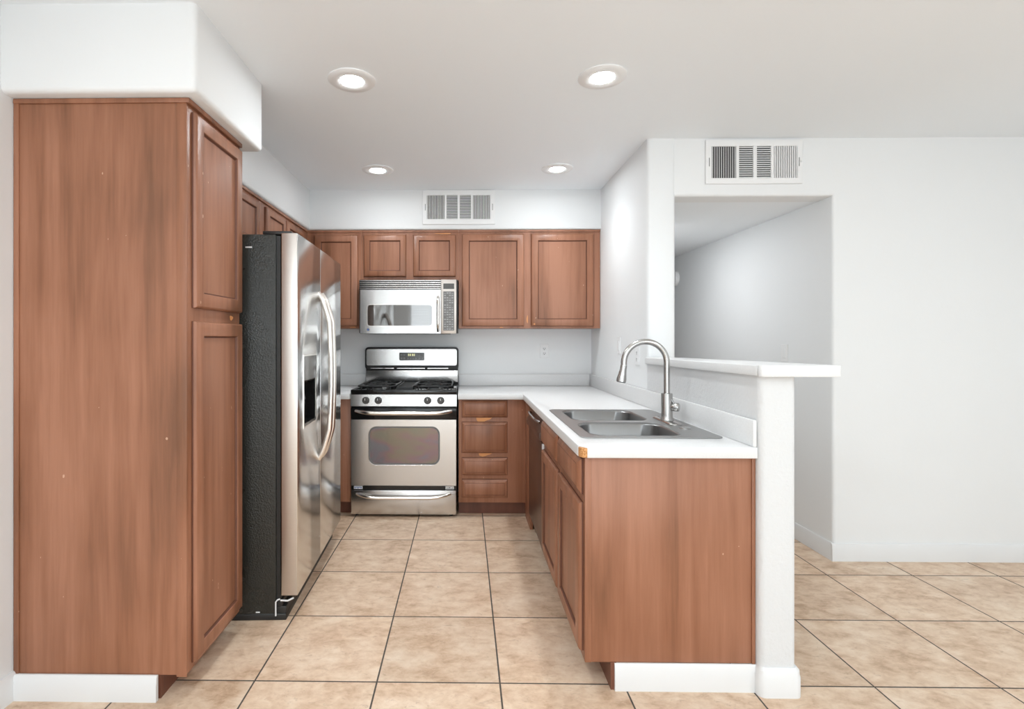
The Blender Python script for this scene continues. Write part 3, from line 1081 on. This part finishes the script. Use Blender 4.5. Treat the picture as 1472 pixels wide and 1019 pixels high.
mb.tube([(-0.098, -0.002, 0.022), (-0.098, -0.002, 0.085), (-0.090, -0.001, 0.094), (-0.080, 0.002, 0.096)], 0.0035, 8)
mb.tube([(-0.078, 0.003, 0.090), (-0.045, 0.003, 0.088), (-0.020, 0.008, 0.098)], 0.004, 8)
mb.build('hinge_bracket', M_WHITEM, fr, local=True)
mb = MB()
mb.box(-0.16, -0.03, 0.006, 0.075, 1.756, 1.772)
mb.build('hinge_cover', M_BLACKM, fr, bevel=0.004, local=True)
mb = MB()
mb.box(-0.16, -0.03, W - 0.075, W - 0.006, 1.756, 1.772)
mb.build('hinge_cover', M_BLACKM, fr, bevel=0.004, local=True)
mb = MB()
mb.box(-0.235, -0.205, -0.0015, 0.0, 1.693, 1.699)
mb.build('side_label', M_WHITEM, fr, local=True)
mb = MB()
mb.box(-0.188, -0.170, -0.0015, 0.0, 0.036, 0.041)
mb.build('side_label', M_WHITEM, fr, local=True)


def fridge_door(name, y0, y1, hole=None):
    m = MB()
    loops = [rect(y0, y1, 0.112, 1.762)]
    if hole:
        loops.append(hole)
    m.plate(loops, -0.074, 0.0, YZ)
    for f in m.bm.faces:
        pass
    bm = m.bm
    bmesh.ops.recalc_face_normals(bm, faces=bm.faces[:])
    for f in bm.faces:
        f.normal_update()
        f.material_index = 0 if f.normal.x > 0.9 else 1
    return m.build(name, [M_STEELV, M_SATIN], fr, bevel=0.003, seg=2, local=True)


DY0, DY1, DZ0, DZ1 = 0.105, 0.338, 0.862, 1.196
fz = fridge_door('freezer_door', 0.0, SE - 0.002, rect(DY0, DY1, DZ0, DZ1))
fd = fridge_door('fridge_door', SE + 0.002, W)


def fridge_handle(y, par):
    pts = []
    for k in range(29):
        t = k / 28
        s = math.sin(PI * t)
        out = -0.004 + 0.068 * min(1.0, s * 1.9) ** 0.6 * (0.75 + 0.25 * s)
        pts.append((out, y, 0.640 + 0.885 * t))
    m = MB()
    m.tube(pts, 0.0145, 14, flat=0.8)
    return m.build('handle', M_HANDLE, par, local=True)


fridge_handle(SE - 0.036, fz)
fridge_handle(SE + 0.040, fd)
# ice and water dispenser in the freezer door
mb = MB()
mb.box(-0.073, -0.060, DY0 - 0.002, DY1 + 0.002, DZ0 - 0.002, DZ1 + 0.002)
mb.box(-0.060, -0.001, DY0, DY0 + 0.006, DZ0, DZ1)
mb.box(-0.060, -0.001, DY1 - 0.006, DY1, DZ0, DZ1)
mb.box(-0.060, 0.001, DY0 + 0.006, DY1 - 0.006, DZ0, DZ0 + 0.012)
ds = mb.build('dispenser', M_BLACK, fz, local=True)
mb = MB()
mb.loft([[(-0.06, y, 1.06), (-0.012, y, 1.066), (0.002, y, 1.08), (0.002, y, DZ1 - 0.002), (-0.06, y, DZ1 - 0.002)] for y in (DY0 + 0.006, DY1 - 0.006)])
mb.build('dispenser_panel', plain('dispenser_gloss', (0.10, 0.095, 0.09), 0.16, 0.7), ds, local=True)
# rim round the dispenser
mb = MB()
mb.plate([rect(DY0 - 0.007, DY1 + 0.007, DZ0 - 0.007, DZ1 + 0.007), rect(DY0, DY1, DZ0, DZ1)], -0.002, 0.003, YZ)
mb.build('dispenser_rim', M_HANDLE, ds, local=True)
mb = MB()
mb.tube([(-0.045, DY0 + 0.10, 1.055), (-0.035, DY0 + 0.10, 0.98)], [0.012, 0.018], 10)
mb.build('dispenser_paddle', M_BLACKM, ds, local=True)


# ------------------------------------------------------------------ air vents
def vent(label, x0, x1, z0, z1, y, groups, gz0, gz1):
    t = thing('air_vent', label, 'air vent', ((x0 + x1) / 2, y, (z0 + z1) / 2), group='white wall registers')
    m = MB()
    T = 0.012
    m.plate([rect(x0, x1, z0, z1)] + [rect(a, b, gz0, gz1) for a, b, k in groups], y - T, y - 0.0005, XZ)
    fo = m.build('frame', M_VENT, t, bevel=0.0015, seg=1)
    MB().box(x0 + 0.01, x1 - 0.01, y - 0.002, y - 0.0006, gz0 - 0.005, gz1 + 0.005).build('duct_backing', M_VENTDARK, t)
    for a, b, k in groups:
        m = MB()
        if k[0] == 'v':
            n = 11
            lean = -0.004 if k == 'v+' else 0.004
            th = 0.0016
            for i in range(n):
                x = a + (b - a) * (i + 0.5) / n
                w_ = 0.0030 if k == 'v+' else 0.0045
                m.loft([[(x - lean * 0.5 - th / 2, y - 0.0025, z), (x - lean * 0.5 + th / 2, y - 0.0025, z), (x + lean * 0.5 + w_ / 2, y - T + 0.001, z), (x + lean * 0.5 - w_ / 2, y - T + 0.001, z)] for z in (gz0, gz1)])
        else:
            n = 15
            for i in range(n):
                z = gz0 + (gz1 - gz0) * (i + 0.5) / n
                m.loft([[(x, y - 0.0025, z + 0.002), (x, y - 0.0025, z + 0.0036), (x, y - T + 0.001, z - 0.001), (x, y - T + 0.001, z - 0.0050)] for x in (a, b)])
        m.build('louver_bank', M_VENT, t)
    for xx, s in ((x0 + 0.020, 1), (x1 - 0.020, -1)):
        m = MB()
        zc_ = (gz0 + gz1) / 2
        m.box(xx - 0.002, xx + 0.002, y - T - 0.0008, y - T, zc_ - 0.025, zc_ + 0.025, 1)
        m.box(xx - 0.012 * s - 0.003, xx - 0.012 * s + 0.003, y - T - 0.005, y - T, zc_ - 0.004, zc_ + 0.006, 0)
        m.build('lever', [M_VENT, M_GREY], t)


vent('white wall register above the microwave cabinets, on the back soffit', -0.322, 0.240, 2.170, 2.432, 4.060,
     [(-0.289, -0.153, 'v+'), (-0.137, -0.052, 'h'), (-0.034, 0.052, 'h'), (0.069, 0.204, 'v-')], 2.210, 2.395)
vent('white wall register above the passage opening on the dining side', 1.395, 1.949, 2.175, 2.428, DW,
     [(1.430, 1.570, 'v+'), (1.586, 1.668, 'h'), (1.688, 1.769, 'h'), (1.785, 1.921, 'v-')], 2.208, 2.392)

# ------------------------------------------------------------------ recessed ceiling lights
DL = [(-0.503, 2.331, 'near left recessed ceiling light in front of the pantry soffit'),
      (0.611, 2.317, 'near right recessed ceiling light above the sink side'),
      (-0.593, 3.572, 'far left recessed ceiling light, nearest the range wall'),
      (0.633, 3.561, 'far right recessed ceiling light near the back soffit')]
first = None
for x, y, lab in DL:
    l = bpy.data.lights.new('downlight_beam', 'SPOT')
    l.energy, l.spot_size, l.spot_blend, l.shadow_soft_size, l.color = DOWNLIGHT_POWER, math.radians(140), 1.0, 0.05, (0.91, 0.97, 1.0)
    lo = bpy.data.objects.new('downlight_beam', l)
    COL.objects.link(lo)
    lo.location = (x, y, CEIL - 0.016)
    if first is None:
        t = thing('ceiling_light', lab, 'ceiling light', (x, y, CEIL), group='recessed ceiling lights')
        m = MB()
        m.lathe([(0.106, -0.0003), (0.106, -0.004), (0.100, -0.009), (0.072, -0.011), (0.054, -0.007), (0.052, -0.003)], (x, y, CEIL), cap0=False, cap1=False)
        m.build('trim_ring', M_PLATE, t)
        m = MB()
        m.lathe([(0.0515, -0.0035), (0.0515, -0.006), (0.045, -0.0075)], (x, y, CEIL))
        m.build('lens', M_LAMP, t)
        first = t
    else:
        t = first.copy()
        COL.objects.link(t)
        t.location = (x, y, CEIL)
        t['label'] = lab
        for ch in list(first.children):
            c_ = ch.copy()
            COL.objects.link(c_)
            c_.parent = t


# ------------------------------------------------------------------ outlets, switch, chime
def wall_plate(name, label, cat, face, a, b, base, kind='outlet', group=None):
    t = thing(name, label, cat, onface(face, a, b, base, 0), group=group)
    MB().panel(face, a - 0.036, a + 0.036, b - 0.058, b + 0.058, base - 0.0003, [(0, 0), (0, 0.003), (0.003, 0.0055)]).build('cover_plate', M_PLATE, t)
    if kind == 'outlet':
        for db_ in (-0.020, 0.020):
            m = MB()
            m.panel(face, a - 0.017, a + 0.017, b + db_ - 0.014, b + db_ + 0.014, base, [(0, 0.005), (0, 0.0075), (0.001, 0.008)], mi=0)
            for da in (-0.007, 0.007):
                m.panel(face, a + da - 0.0015, a + da + 0.0015, b + db_ - 0.003, b + db_ + 0.008, base, [(0, 0.0075), (0, 0.0083)], mi=1)
            m.panel(face, a - 0.003, a + 0.003, b + db_ - 0.011, b + db_ - 0.005, base, [(0, 0.0075), (0, 0.0083)], mi=1)
            m.build('socket', [M_PLATE, M_SLOT], t)
    else:
        MB().panel(face, a - 0.016, a + 0.016, b - 0.033, b + 0.033, base, [(0, 0.005), (0, 0.007), (0.002, 0.009)]).build('rocker', M_PLATE, t)
    return t


wall_plate('wall_outlet', 'white outlet on the back wall right of the range, above the backsplash', 'outlet', 'Y-', 0.668, 1.178, BW, group='white outlets')
wall_plate('wall_outlet', 'white outlet on the side wall behind the faucet, right under the arch of its spout', 'outlet', 'X-', 3.20, 1.175, RW, group='white outlets')
wall_plate('wall_switch', 'white rocker switch on the side wall left of the faucet spout', 'light switch', 'X-', 3.58, 1.235, RW, 'switch')
wall_plate('wall_switch', 'white switch on the grey passage wall seen just above the bar ledge', 'light switch', 'X-', 3.50, 1.185, HX, 'switch')
mb = MB()
cy = 5.27
mb.origin = (HX, cy, 1.885)
mb.lathe([(0.075, 0.0), (0.075, 0.020), (0.066, 0.032), (0.045, 0.036)], (HX, cy, 1.885), (-1, 0, 0))
tag(mb.build('door_chime', M_PLATE), 'round white chime on the passage wall, half hidden behind the rounded wall end', 'door chime')
